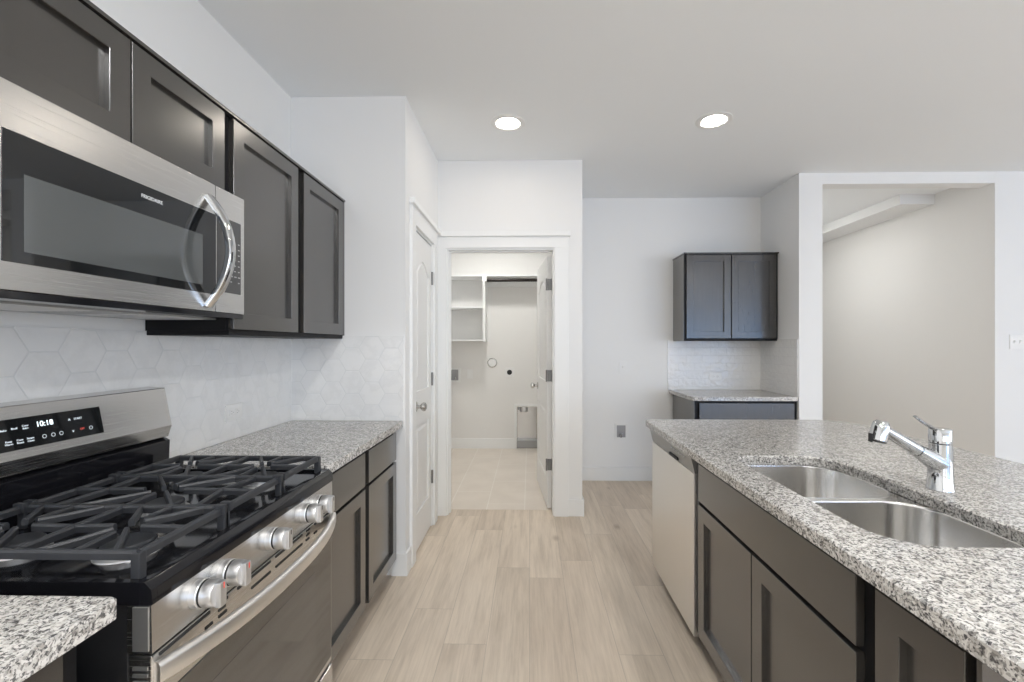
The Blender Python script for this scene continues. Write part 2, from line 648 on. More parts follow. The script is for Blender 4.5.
def frame_mtx(loc, right, up):
    r = Vector(right).normalized(); u = Vector(up).normalized(); n = r.cross(u)
    m = Matrix((r, u, n)).transposed().to_4x4()
    m.translation = Vector(loc)
    return m


# ------------------------------------------------------------------ dimensions (metres; camera at the origin)
CEIL = 2.74
XL = -1.372          # left wall
YE = 2.56            # end wall beside the pantry
XR = -0.71           # pantry wall
YP = 3.47            # laundry partition
XP = 0.405           # right end of the partition
YB = 4.385           # back wall of the nook
XN = 2.23            # right wall of the nook
YO = 3.77            # wall with the wide opening
OX0, OX1, OZ = 2.422, 3.822, 2.647
XH = 3.821           # side wall seen through the opening
CT, CTB = 0.886, 0.851   # worktop top and underside
YREAR, XLIV = -4.4, 7.0
YLB = 5.705          # laundry back wall

# ------------------------------------------------------------------ setting: shell
struct('floor', boxes((XL - .15, XLIV + .15, YREAR - .15, 3.59, -0.12, 0), (XP - 0.12, XLIV + .15, 3.59, 7.3, -0.12, 0)), 'planks', smooth=False)
struct('floor_laundry', boxes((-1.5, XP - 0.12, 3.59, 5.85, -0.12, 0.002)), 'tilefloor', smooth=False)
struct('ceiling', boxes((XL - .15, XLIV + .15, YREAR - .15, 7.3, CEIL, CEIL + .12)), 'ceil', smooth=False)
struct('wall_left', boxes((XL - .12, XL, YREAR, YE + .12, 0, CEIL)), 'wall', smooth=False)
struct('wall_end', boxes((XL, XR - .12, YE, YE + .12, 0, CEIL)), 'wall', smooth=False)
PY0, PY1, PZ = 2.735, 3.275, 2.05       # pantry door opening
struct('wall_pantry', boxes((XR - .12, XR, YE, PY0, 0, CEIL), (XR - .12, XR, PY1, YP, 0, CEIL), (XR - .12, XR, PY0, PY1, PZ, CEIL)), 'wall', smooth=False)
LX0, LX1, LZ = -0.640, 0.190, 2.062      # laundry opening
struct('wall_partition', boxes((-1.5, LX0, YP, YP + .12, 0, CEIL), (LX1, XP, YP, YP + .12, 0, CEIL), (LX0, LX1, YP, YP + .12, LZ, CEIL),
                               (XP - .12, XP, YP + .12, YLB + .12, 0, CEIL)), 'wall', smooth=False)
struct('wall_laundry_left', boxes((-1.5, -1.38, YP + .12, YLB, 0, CEIL)), 'hall', smooth=False)
NX0, NX1, NZ = -0.165, 0.10, 0.535      # recess low in the laundry wall
struct('wall_laundry_back', boxes((-1.5, NX0, YLB, YLB + .12, 0, CEIL), (NX1, XP - .12, YLB, YLB + .12, 0, CEIL), (NX0, NX1, YLB, YLB + .12, NZ, CEIL)), 'hall', smooth=False)
struct('wall_back', boxes((XP, XN + .19, YB, YB + .12, 0, CEIL)), 'wall', smooth=False)
struct('wall_nook_right', boxes((XN, OX0, YO + 0.001, YB, 0, CEIL)), 'wall', smooth=False)
struct('wall_right', boxes((XN, OX0, YO - .001, YO + .001, 0, CEIL), (OX0, XH, YO, YO + .12, OZ, CEIL), (OX1, XLIV, YO, YO + .003, 0, CEIL), (XH + .12, XLIV, YO + .003, YO + .12, 0, CEIL)), 'wall', smooth=False)
struct('wall_hall', boxes((XH, XH + .12, YO + .003, 7.2, 0, CEIL), (OX0 - .12, OX0, YB + .12, 7.2, 0, CEIL), (OX0 - .12, XH + .12, 7.2, 7.3, 0, CEIL)), 'hall', smooth=False)
struct('trim_soffit', boxes((3.50, XH, 4.32, 7.2, 2.645, CEIL)), 'wall', smooth=False)
# rear and living-room walls with window openings
rw = MB()
xs = [XL] + [v for p in sorted(REAR_WIN) for v in p[:2]] + [XLIV]
for i in range(0, len(xs), 2):
    rw.box(xs[i], xs[i + 1], YREAR - .12, YREAR, 0, CEIL)
for a, b, z0, z1 in REAR_WIN:
    rw.box(a, b, YREAR - .12, YREAR, 0, z0); rw.box(a, b, YREAR - .12, YREAR, z1, CEIL)
struct('wall_rear', rw, 'wall', smooth=False)
sw = MB()
ys = [YREAR] + [v for p in SIDE_WIN for v in p] + [YO + .12]
for i in range(0, len(ys), 2):
    sw.box(XLIV, XLIV + .12, ys[i], ys[i + 1], 0, CEIL)
for a, b in SIDE_WIN:
    sw.box(XLIV, XLIV + .12, a, b, 0, 0.4); sw.box(XLIV, XLIV + .12, a, b, 2.4, CEIL)
struct('wall_living', sw, 'wall', smooth=False)
n = 0
for a, b, z0, z1 in REAR_WIN:
    n += 1
    f = MB()
    y0, y1 = YREAR - .09, YREAR - .03
    f.box(a, a + .05, y0, y1, z0, z1); f.box(b - .05, b, y0, y1, z0, z1)
    f.box(a, b, y0, y1, z0, z0 + .05); f.box(a, b, y0, y1, z1 - .05, z1)
    if z0 < .3:
        f.box((a + b) / 2 - .04, (a + b) / 2 + .04, y0, y1, z0, z1)
    else:
        f.box(a, b, y0, y1, 1.42, 1.47)
    o = struct('window_%d' % n, f, 'trim', smooth=False)
for a, b in SIDE_WIN:
    n += 1
    f = MB()
    x0, x1 = XLIV + .03, XLIV + .09
    f.box(x0, x1, a, a + .05, .4, 2.4); f.box(x0, x1, b - .05, b, .4, 2.4)
    f.box(x0, x1, a, b, .4, .45); f.box(x0, x1, a, b, 2.35, 2.4); f.box(x0, x1, (a + b) / 2 - .03, (a + b) / 2 + .03, .4, 2.4)
    struct('window_%d' % n, f, 'trim', smooth=False)

# baseboards: profile boxes with an eased top
BBH, BBT = 0.13, 0.014


def baseboard(name, *segs):
    b = MB()
    for (x0, x1, y0, y1) in segs:
        b.box(x0, x1, y0, y1, 0, BBH, bev=0.004)
    struct(name, b, 'trim')


baseboard('baseboard_end', (-0.79, XR + BBT, YE - BBT, YE), (XR, XR + BBT, YE, 2.645))
baseboard('baseboard_partition', (0.295, XP + BBT, YP - BBT, YP), (XP, XP + BBT, YP, YB))
baseboard('baseboard_back', (XP + BBT, 1.40, YB - BBT, YB))
baseboard('baseboard_laundry', (-1.38, NX0 - .03, YLB - BBT, YLB), (NX1 + .03, XP - .12, YLB - BBT, YLB))
baseboard('baseboard_right', (OX1, XLIV, YO - BBT, YO), (XN, OX0, YO - BBT - .001, YO - .001))
baseboard('baseboard_hall', (XH - BBT, XH, YO + .003, 7.2))

# door casings
t1 = MB()
ct = 0.018
yf = YP - ct
t1.box(XR + .001, LX0, yf, YP, 0, LZ, bev=.002); t1.box(LX1, .298, yf, YP, 0, LZ, bev=.002)
t1.box(XR + .001, .298, yf, YP, LZ, 2.150, bev=.002)
t1.box(XR + .001, .312, yf - .016, YP, 2.150, 2.190, bev=.004)
t1.box(LX0 - .0, LX0 + .012, YP, YP + .12, 0, LZ); t1.box(LX1 - .012, LX1, YP, YP + .12, 0, LZ)
t1.box(LX0 + .012, LX1 - .012, YP, YP + .12, LZ - .012, LZ)
t1.box(LX0 + .012, LX0 + .020, YP + .045, YP + .08, 0, LZ - .012); t1.box(LX0 + .020, LX1 - .02, YP + .045, YP + .08, LZ - .020, LZ - .012)
struct('trim_1', t1, 'trim')
t2 = MB()
xf = XR + ct
t2.box(XR, xf, PY0 - .088, PY0, 0, PZ, bev=.002); t2.box(XR, xf, PY1, PY1 + .10, 0, PZ, bev=.002)
t2.box(XR, xf, PY0 - .088, PY1 + .10, PZ, PZ + .105, bev=.002)
t2.box(XR, xf + .016, PY0 - .098, YP - ct, PZ + .105, PZ + .14, bev=.004)
t2.box(XR - .12, XR, PY0, PY0 + .012, 0, PZ); t2.box(XR - .12, XR, PY1 - .012, PY1, 0, PZ); t2.box(XR - .12, XR, PY0 + .012, PY1 - .012, PZ - .012, PZ)
struct('trim_2', t2, 'trim')


def door_leaf(name, W, H, T, origin, ang, hinge_zs, knob_at):
    """two-panel moulded door in local coordinates: x along the leaf from the hinge, y through it"""
    root = bpy.data.objects.new(name, None)
    COL.objects.link(root)
    root.location = origin
    root.rotation_euler = (0, 0, ang)
    root['kind'] = 'structure'
    OFF[root] = Vector(origin)
    leaf = MB()
    st = 0.115 if W > .6 else 0.085
    # panel outlines (x, z); the upper one arched
    lo = [(st, .24), (W - st, .24), (W - st, .80), (st, .80)]
    arch = [(st, 1.02), (W - st, 1.02), (W - st, H - .24)]
    for k in range(1, 12):
        q = k / 12
        arch.append((W - st - (W - 2 * st) * q, H - .24 + .085 * math.sin(PI * q)))
    arch.append((st, H - .24))
    # slab with recessed panels on both faces: stiles/rails as plates with holes, core thinner
    b = bmesh.new()
    sl = MB()
    sl.plate([(0, .012), (W, .012), (W, H), (0, H)], [lo, arch], 0, T)
    # plate built in xy; rotate so that local z of the plate becomes -y .. map (x, y, z) -> (x, z, y)
    for v in sl.bm.verts:
        v.co = (v.co.x, v.co.z, v.co.y)
    me = bpy.data.meshes.new('t'); sl.bm.to_mesh(me); sl.bm.free(); leaf.bm.from_mesh(me); bpy.data.meshes.remove(me)
    lf = leaf.build('leaf', 'door', root, local=True, angle=30)
    for poly in (lo, arch):
        cx = sum(p[0] for p in poly) / len(poly); cz = sum(p[1] for p in poly) / len(poly)
        shr = lambda d: [(cx + (x - cx) * (1 - d / (W / 2 - st)), cz + (z - cz) * (1 - d / .3)) for x, z in poly]
        pm = MB()
        mk = lambda pl, y: [(x, y, z) for x, z in pl]
        pm.loft([mk(poly, .010), mk(shr(.03), .010), mk(shr(.045), .003)], cap0=False)
        pm.loft([mk(poly, T - .010), mk(shr(.03), T - .010), mk(shr(.045), T - .003)], cap0=False)
        pm.build('door_panel', 'door', root, local=True, angle=25)
    kx, kz = knob_at
    kb = MB()
    for sgn, y0 in ((-1, 0), (1, T)):
        kb.lathe((kx, y0, kz), (0, sgn, 0), [(.032, 0), (.032, .006), (.012, .010), (.011, .030), (.020, .036), (.028, .048), (.027, .060), (.016, .068), (0, .070)])
    kb.build('door_knob', 'nickel', root, local=True)
    for z in hinge_zs:
        h = MB()
        h.box(-.005, .004, 0.002, T - .002, z - .045, z + .045)
        h.cyl((-.002, T + .006, z - .047), (-.002, T + .006, z + .047), .007, n=12)
        h.cyl((-.002, -.006, z - .047), (-.002, -.006, z + .047), .007, n=12)
        h.build('hinge', 'hinge', root, local=True)
    return root


# laundry door, open inwards; pantry door, shut (hinges on its far side)
door_leaf('door_1', 0.75, 2.03, .035, (0.176, 3.606, 0.0), R(95.2), (.36, 1.07, 1.80), (.69, .93))
door_leaf('door_2', PY1 - PY0 - .03, 2.03, .035, (XR - .040, PY1 - .016, 0.0), R(-90), (.36, 1.07, 1.80), (PY1 - PY0 - .03 - .06, .93))

# backsplash tile sheets (built on the walls)
struct('wall_tile_left', boxes((XL, XL + .008, -0.6, YE, CT, 1.369)), 'hexl', smooth=False)
struct('wall_tile_end', boxes((XL + .008, XR - .012, YE - .008, YE, CT, 1.369)), 'hexe', smooth=False)
struct('wall_tile_nook', boxes((1.333, XN, YB - .008, YB, CT, 1.366), (XN - .008, XN, YO + .008, YB - .008, CT, 1.366)), 'subway', smooth=False)

# ------------------------------------------------------------------ cabinets
def fmap(face, c):
    return {'+X': lambda a, n, z: (c + n, a, z), '-X': lambda a, n, z: (c - n, a, z), '-Y': lambda a, n, z: (a, c - n, z)}[face]


def fbox(mb, f, a0, a1, n0, n1, z0, z1, bev=0.0):
    p = f(a0, n0, z0); q = f(a1, n1, z1)
    mb.box(min(p[0], q[0]), max(p[0], q[0]), min(p[1], q[1]), max(p[1], q[1]), min(p[2], q[2]), max(p[2], q[2]), bev=bev)


def shaker(root, face, c, a0, a1, z0, z1, name='door', rail=.06, T=.02, rec=.015):
    f = fmap(face, c)
    d = MB()
    d.plate([(a0, z0), (a1, z0), (a1, z1), (a0, z1)], [[(a0 + rail, z0 + rail), (a1 - rail, z0 + rail), (a1 - rail, z1 - rail), (a0 + rail, z1 - rail)]], 0, T, .0012)
    for v in d.bm.verts:
        v.co = f(v.co.x, v.co.z, v.co.y)
    o = d.build(name, 'cab', root, angle=20)
    p = MB()
    fbox(p, f, a0 + rail - .004, a1 - rail + .004, .002, T - rec, z0 + rail - .004, z1 - rail + .004)
    p.build('door_panel', 'cab', o)
    return o


def slab(root, face, c, a0, a1, z0, z1, name='drawer', T=.02):
    d = MB()
    fbox(d, fmap(face, c), a0, a1, 0, T, z0, z1, .0025)
    return d.build(name, 'cab', root)


# --- wall cabinets, left
XUF = -1.08         # carcass front of the wall cabinets (doors stand 2 cm proud)
UZ0, UZ1 = 1.353, 2.145
t = thing('wall_cabinet', 'espresso two-door cabinet mounted above the microwave, left of the tall wall cabinet', 'cabinet', (XL, 1.2, 1.84))
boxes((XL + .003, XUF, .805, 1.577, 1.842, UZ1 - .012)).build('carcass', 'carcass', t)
boxes((XL + .003, XUF + .026, .805, 1.577, UZ1 - .012, UZ1), bev=.002).build('top_trim', 'cab', t)
shaker(t, '+X', XUF, .830, 1.176, 1.850, UZ1 - .016)
shaker(t, '+X', XUF, 1.181, 1.545, 1.850, UZ1 - .016)
t = thing('wall_cabinet', 'tall espresso two-door wall cabinet beside the microwave, over the tile backsplash', 'cabinet', (XL, 2.07, UZ0))
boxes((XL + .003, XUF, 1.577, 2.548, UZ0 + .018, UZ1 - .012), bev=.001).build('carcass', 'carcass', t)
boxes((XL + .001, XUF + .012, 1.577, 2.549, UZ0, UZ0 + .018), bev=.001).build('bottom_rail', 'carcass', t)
boxes((XL + .003, XUF + .026, 1.577, 2.556, UZ1 - .012, UZ1), bev=.002).build('top_trim', 'cab', t)
boxes((XL + .001, XUF + .02, 2.540, 2.556, UZ0 + .018, UZ1 - .012)).build('end_filler', 'cab', t)
shaker(t, '+X', XUF, 1.592, 2.043, UZ0 + .022, UZ1 - .016)
shaker(t, '+X', XUF, 2.094, 2.538, UZ0 + .022, UZ1 - .016)

# --- base cabinets, left
XBF = -0.775
t = thing('base_cabinet', 'espresso base cabinet with two drawers over two doors, between the range and the end wall', 'cabinet', (-1.07, 2.07, 0))
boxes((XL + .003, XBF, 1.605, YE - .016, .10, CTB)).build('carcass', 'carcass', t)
boxes((XL + .003, XBF - .06, 1.605, YE - .016, 0, .10)).build('toe_kick', 'toe', t)
DZ0, DZ1, RZ0, RZ1 = .105, .654, .668, .822
shaker(t, '+X', XBF, 1.622, 2.056, DZ0, DZ1); shaker(t, '+X', XBF, 2.100, 2.536, DZ0, DZ1)
slab(t, '+X', XBF, 1.622, 2.056, RZ0, RZ1); slab(t, '+X', XBF, 2.100, 2.536, RZ0, RZ1)
t = thing('base_cabinet', 'dark base cabinet in the near left corner, on the near side of the range', 'cabinet', (-1.07, .45, 0))
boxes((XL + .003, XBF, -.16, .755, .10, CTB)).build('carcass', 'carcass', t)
boxes((XL + .003, XBF - .06, -.16, .755, 0, .10)).build('toe_kick', 'toe', t)
shaker(t, '+X', XBF, .292, .715, DZ0, RZ1); shaker(t, '+X', XBF, -.145, .285, DZ0, RZ1)

# --- worktops, left
b = MB()
b.plate(fillet([(XL + .008, 1.592), (-.722, 1.592), (-.722, YE - .008), (XL + .008, YE - .008)], [0, .012, .004, 0], 4), [], CTB, CT, .005)
tag(b.build('worktop', 'granite'), 'speckled grey granite worktop beyond the range, against the end wall', 'worktop')
b = MB()
b.plate(fillet([(XL + .008, -.2), (-.706, -.2), (-.706, .766), (XL + .008, .766)], [0, .01, .016, 0], 5), [], CTB, CT, .005)
tag(b.build('worktop', 'granite'), 'speckled granite worktop end in the near left corner, before the range', 'worktop')

# --- nook: base and wall cabinet
CX0 = 1.385
t = thing('base_cabinet', 'dark base cabinet under the small granite top in the far corner', 'cabinet', (1.8, 4.08, 0))
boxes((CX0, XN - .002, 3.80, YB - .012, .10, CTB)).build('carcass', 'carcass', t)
boxes((CX0 - .004, CX0, 3.80, YB - .012, .0, CTB)).build('side_panel', 'cab', t)
boxes((CX0, XN - .002, 3.86, YB - .012, 0, .10)).build('toe_kick', 'toe', t)
slab(t, '-Y', 3.80, CX0 + .03, XN - .03, RZ0, RZ1 + .008)
shaker(t, '-Y', 3.80, CX0 + .03, 1.80, DZ0, DZ1); shaker(t, '-Y', 3.80, 1.81, XN - .03, DZ0, DZ1)
b = MB()
b.plate(fillet([(1.352, 3.765), (XN - .009, 3.765), (XN - .009, YB - .009), (1.345, YB - .009)], [.03, .004, 0, 0], 5), [], CTB, CT, .004)
tag(b.build('worktop', 'granite'), 'small granite worktop in the far corner under the corner wall cabinet', 'worktop')
t = thing('wall_cabinet', 'dark two-door wall cabinet hung in the far corner above the small granite top', 'cabinet', (1.8, 4.2, UZ0))
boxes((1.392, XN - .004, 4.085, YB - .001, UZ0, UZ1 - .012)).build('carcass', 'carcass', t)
boxes((1.388, 1.392, 4.085, YB - .001, UZ0, UZ1 - .012)).build('side_panel', 'cab', t)
boxes((1.382, XN - .004, 4.058, YB - .001, UZ1 - .012, UZ1), bev=.002).build('top_trim', 'cab', t)
shaker(t, '-Y', 4.085, 1.408, 1.803, UZ0 + .022, UZ1 - .02); shaker(t, '-Y', 4.085, 1.811, 2.205, UZ0 + .022, UZ1 - .02)

# --- island
XIF = 0.724
t = thing('sink_base_cabinet', 'espresso sink cabinet with a long false drawer front over two doors, beside the dishwasher', 'cabinet', (1.0, 1.42, 0))
b = MB()
b.box(XIF, XIF + .02, .96, 1.90, .10, CTB - .001); b.box(XIF + .02, 1.32, .96, .976, .10, CTB - .001); b.box(XIF + .02, 1.32, 1.884, 1.90, .10, CTB - .001)
b.box(1.304, 1.32, .976, 1.884, .10, CTB - .001); b.box(XIF + .02, 1.304, .976, 1.884, .10, .118)
b.build('carcass', 'carcass', t, smooth=False)
boxes((XIF + .06, 1.32, .96, 1.90, 0, .10)).build('toe_kick', 'toe', t)
slab(t, '-X', XIF, .985, 1.895, RZ0, RZ1, 'false_drawer_front')
shaker(t, '-X', XIF, 1.446, 1.895, DZ0, DZ1); shaker(t, '-X', XIF, .985, 1.440, DZ0, DZ1)
t = thing('base_cabinet', 'narrow espresso cabinet at the near end of the island, past the sink cabinet', 'cabinet', (1.0, .83, 0))
boxes((XIF, 1.32, .725, .958, .10, CTB)).build('carcass', 'carcass', t)
boxes((XIF + .06, 1.32, .725, .958, 0, .10)).build('toe_kick', 'toe', t)
shaker(t, '-X', XIF, .742, .932, DZ0, RZ1)
boxes((XIF - .018, XIF + .03, .716, .725, .0, CTB - .02), (XIF + .07, XIF + .11, .716, .725, .0, CTB - .02), (1.22, 1.32, .716, .725, 0, CTB - .02), bev=.001).build('end_panel', 'cab', t)
t = thing('island_back_panel', 'white knee wall under the far overhang of the island top', 'panel', (1.38, 1.67, 0))
boxes((1.325, 1.445, .716, 2.60, 0, CTB), bev=.001).build('wall_board', 'trim', t)
boxes((1.445, 1.459, .716, 2.60, 0, .13), bev=.003).build('base_moulding', 'trim', t)

# --- sink cut-out and island worktop
HX0, HX1, HY0, HY1 = .785, 1.152, .985, 1.772
outer = fillet([(.668, .56), (1.80, .56), (1.80, 2.632), (.668, 2.632)], [.02, .10, .16, .03], 8)
hole = fillet([(HX0, HY0), (HX1, HY0), (HX1, HY1), (HX0, HY1)], [.12, .12, .12, .09], 10)
b = MB()
b.plate(outer, [hole], CTB, CT, .005)
tag(b.build('worktop', 'granite'), 'large speckled granite island top with the sink cut into it', 'worktop')

# --- sink
def bowl(x0, x1, y0, y1, zt, depth, r):
    rings = []
    spec = [(0, 0, r), (.0012, -.0015, r), (.0018, -.008, r), (.009, -depth + .05, r - .005), (.022, -depth + .018, r - .015),
            (.055, -depth + .003, r - .03), (.12, -depth, r * .35)]
    for ins, dz, rr in spec:
        rings.append([(x, y, zt + dz) for x, y in rrect(x0 + ins, x1 - ins, y0 + ins, y1 - ins, max(rr, .01), 8)])
    return MB().loft(rings, cap0=False, cap1=True)


t = thing('kitchen_sink', 'stainless undermount double-bowl sink set in the island top', 'sink', (.94, 1.335, .64))
SZ = CTB - .0015
for (y0, y1, dp) in ((1.395, HY1 + .010, .21), (HY0 - .010, 1.375, .21)):
    o = bowl(HX0 - .010, HX1 + .010, y0, y1, SZ, dp, .105).build('bowl', 'sink', t, angle=60)
    md = o.modifiers.new('sheet', 'SOLIDIFY'); md.thickness = .0015; md.offset = -1
    yc = (y0 + y1) / 2
    d = MB()
    d.lathe((.945, yc, SZ - dp + .0015), (0, 0, 1), [(.045, 0), (.045, .003), (.036, .004), (.030, .001), (.010, .001), (.008, .008), (0, .008)])
    d.build('drain_strainer', 'water', o)
b = MB()
b.plate([(HX0 - .022, HY0 - .020), (HX1 + .022, HY0 - .020), (HX1 + .022, HY1 + .022), (HX0 - .022, HY1 + .022)],
        [rrect(HX0 - .010, HX1 + .010, 1.395, HY1 + .010, .105, 8), rrect(HX0 - .010, HX1 + .010, HY0 - .010, 1.375, .105, 8)], SZ - .0016, SZ)
b.build('rim', 'sink', t)

# --- faucet
FX, FY = 1.230, 1.372
t = thing('kitchen_faucet', 'chrome single-lever pull-out faucet standing behind the sink', 'faucet', (FX, FY, CT))
b = MB()
b.lathe((FX, FY, CT), (0, 0, 1), [(.034, 0), (.034, .004), (.0315, .010), (.030, .06), (.0285, .10), (.0275, .136), (.026, .138)])
b.build('faucet_body', 'chrome', t)
b = MB()
b.lathe((FX, FY, CT + .139), (0, 0, 1), [(.025, 0), (.0275, .002), (.0275, .040), (.025, .044), (.0, .0445)])
b.build('lever_cap', 'chrome', t)
lv = MB()
lv.tube([(FX - .012, FY - .004, CT + .178), (FX - .035, FY - .012, CT + .186), (FX - .075, FY - .026, CT + .206), (FX - .104, FY - .036, CT + .224)], [.009, .009, .0075, .0065], n=12, sy=.55)
lv.build('lever', 'chrome', t)
dirv = Vector((-.845, -.06, .50)).normalized()
p0 = Vector((FX - .004, FY, CT + .078)); p1 = p0 + dirv * .078; p2 = p0 + dirv * .200
b = MB()
b.tube([p0, p0 + dirv * .03, p0 + dirv * .05, p1], [.030, .027, .023, .0195], n=20)
b.build('spout_socket', 'chrome', t)
b = MB(); b.tube([p1, p1 + dirv * .003], [.0165, .0165], n=20); b.build('spout_ring', 'black', t)
b = MB()
b.tube([p1 + dirv * .003, p1 + dirv * .02, p2], [.0195, .0185, .0165], n=20)
sp = b.build('pull_out_spout', 'chrome', t)
hd = Vector((.22, .03, .97)).normalized()
hc = p2 + dirv * .012
b = MB()
b.lathe(hc + hd * .024, -hd, [(0, 0), (.014, .002), (.020, .009), (.0225, .020), (.0235, .050), (.0235, .060), (.022, .062)])
hdo = b.build('spray_head', 'chrome', t)
b = MB()
b.lathe(hc + hd * .024 - hd * .062, -hd, [(.021, 0), (.021, .004), (.017, .006), (0, .006)])
b.build('nozzle', 'black', hdo)
e = MB()
e.box(-.0236, -.0218, -.008, .008, -.006, .020, bev=.0006)
e.build('spray_button', 'black', hdo, local=True)
btn = hdo.children[-1]
btn.data.transform(Matrix.Translation(hc - hd * .036 - OFF[t]))

# --- dishwasher
t = thing('dishwasher', 'stainless dishwasher with a grey control strip, at the far end of the island', 'dishwasher', (1.0, 2.23, 0))
DY0, DY1 = 1.935, 2.585
boxes((XIF, 1.31, DY0 - .01, DY1 + .005, .10, CTB - .002)).build('tub', 'black', t)
boxes((XIF + .04, 1.31, DY0, DY1, 0, .10)).build('toe_kick', 'black', t)
boxes((.700, XIF, DY0, DY1, .072, .768), bev=.003).build('door', 'steelv', t)
b = MB()
b.prism([(.704, .770), (XIF, .770), (XIF, .846), (.696, .846), (.687, .838)], 'xz', DY0 - .004, DY1)
cp = b.build('control_panel', 'greysteel', t)
boxes((.6925, .706, 2.135, 2.255, .773, .787), bev=.002).build('pocket_handle', 'slot', cp)
b = MB()
for k in range(6):
    yy = 2.02 + k * .035
    b.box(.6885, .695, yy, yy + .018, .817, .822)
b.build('button_marks', 'print_white', cp)
boxes((XIF - .012, XIF, 1.903, DY0 - .006, .10, CTB - .002)).build('side_gasket', 'black', t)

# --- microwave
XM = -1.012
MY0, MY1, MZ0, MZ1 = .815, 1.577, 1.426, 1.833
YS = 1.432
t = thing('microwave_oven', 'stainless over-the-range microwave mounted under the short wall cabinet', 'microwave', (-1.2, 1.196, MZ0))
boxes((XL, XM - .03, MY0, MY1 - .002, MZ0 - .012, MZ1 + .004), bev=.002).build('body', 'black', t)
boxes((XM - .085, XM - .002, MY0 + .002, MY1 - .003, MZ0 - .017, MZ0 - .0005), bev=.002).build('bottom_lip', 'enamel', t)
boxes((XM - .03, XM, YS + .0015, MY1, MZ0, MZ1), bev=.002).build('control_column', 'steel', t)
d = MB()
d.box(XM - .03, XM, MY0, YS - .0015, MZ0, MZ1, bev=.002)
dr = d.build('door', 'steel', t)
GZ0, GZ1, GY0 = 1.481, 1.738, .843
boxes((XM - .004, XM + .0016, GY0, YS - .0015, GZ0, GZ1), bev=.001).build('door_glass', 'glass', dr)
boxes((XM, XM + .0019, GY0 + .037, 1.372, 1.505, 1.660)).build('viewing_screen', 'mesh', dr)
text('brand_lettering', 'FRIGIDAIRE', .0135, 'print_white', dr, frame_mtx((XM + .0026, 1.185, 1.708), (0, 1, 0), (0, 0, 1)))
h = MB()
pts = []
for k in range(17):
    q = k / 16
    pts.append((XM + .002 + .070 * (1 - (2 * q - 1) ** 2), 1.397, MZ0 + .016 + .344 * q))
hr = []
for i, p in enumerate(pts):
    a_ = Vector(pts[max(i - 1, 0)]); b_ = Vector(pts[min(i + 1, 16)])
    d_ = (b_ - a_).normalized(); n_ = Vector((0, 1, 0)).cross(d_).normalized()
    prof = rrect(-.015, .015, -.010, .010, .005, 3)
    hr.append([tuple(Vector(p) + Vector((0, 1, 0)) * u_ + n_ * v_) for u_, v_ in prof])
h.loft(hr)
h.build('door_handle', 'chrome', dr)
cpn = boxes((XM - .002, XM + .0016, YS + .006, 1.556, 1.493, 1.740), bev=.0008).build('control_panel', 'panel', t)
b = MB()
for i in range(8):
    for j in range(3):
        if i == 0 and j == 1:
            continue
        yy = 1.500 + j * .020; zz = 1.530 + i * .019
        b.box(XM + .0015, XM + .0022, yy, yy + (.008 if i != 1 else .012), zz, zz + .0035)
b.build('key_marks', 'greybox', cpn)
u = MB()
u.box(XL + .02, XM - .086, MY0 + .02, MY1 - .02, MZ0 - .020, MZ0 - .012, bev=.002)
ub = u.build('bottom_vent_plate', 'greysteel', t)
for (y0, y1) in ((.87, 1.12), (1.26, 1.51)):
    b = MB()
    b.box(XL + .08, XL + .27, y0 - .008, y1 + .008, MZ0 - .0205, MZ0 - .0195)
    for k in range(9):
        b.box(XL + .09 + k * .02, XL + .10 + k * .02, y0, y1, MZ0 - .022, MZ0 - .020)
    b.build('grease_filter', 'alu', ub)

# --- gas range
RY0, RY1 = .818, 1.582
YC = (RY0 + RY1) / 2
XRF = -0.70
t = thing('gas_range', 'stainless and black gas range with five knobs, under the microwave', 'range', (-1.0, YC, 0))
boxes((XL + .03, XRF - .045, RY0 + .002, RY1 - .002, .03, .838), bev=.002).build('body', 'black', t)
for y in (RY0 + .05, RY1 - .05):
    for x in (XL + .09, XRF - .10):
        b = MB()
        b.cyl((x, y, 0), (x, y, .03), .018, n=12)
        b.build('levelling_foot', 'black', t)
# cooktop: tray with a raised rim and sloping front nose
b = MB()
b.prism(fillet([(XL + .03, .838), (XRF + .004, .838), (XRF + .001, .866), (XRF - .012, .879), (XRF - .030, .879), (XRF - .040, .872), (XL + .03, .872)], [0, .002, .006, .004, .003, .003, 0], 4), 'xz', RY0 + .012, RY1 - .012)
rim = fillet([(XL + .03, .838), (XRF + .004, .838), (XRF + .001, .866), (XRF - .012, .880), (XL + .03, .880)], [0, .002, .006, .004, 0], 4)
b.prism(rim, 'xz', RY0, RY0 + .013)
b.prism(rim, 'xz', RY1 - .013, RY1)
b.build('cooktop', 'enamel', t)
# backguard
b = MB()
b.prism([(XL + .010, .84), (-1.290, .84), (-1.284, .980), (-1.300, .989), (XL + .010, .989)], 'xz', RY0 + .004, RY1)
b.build('rear_vent', 'enamel', t)
b = MB()
bgp = fillet([(XL + .010, .99), (-1.290, .993), (-1.277, 1.033), (-1.303, 1.166), (XL + .010, 1.170)], [0, .003, .006, .004, 0], 5)
b.prism(bgp, 'xz', RY0, RY1)
bg = b.build('backguard', 'steel', t)
ft, fb = Vector((-1.303, 0, 1.166)), Vector((-1.277, 0, 1.033))
fup = (ft - fb).normalized(); fn = Vector((0, 1, 0)).cross(fup).normalized()
if fn.x < 0:
    fn = -fn


def onface(y, s, lift=.001):
    q = fb + (ft - fb) * s + fn * lift
    return Vector((q.x, y, q.z))


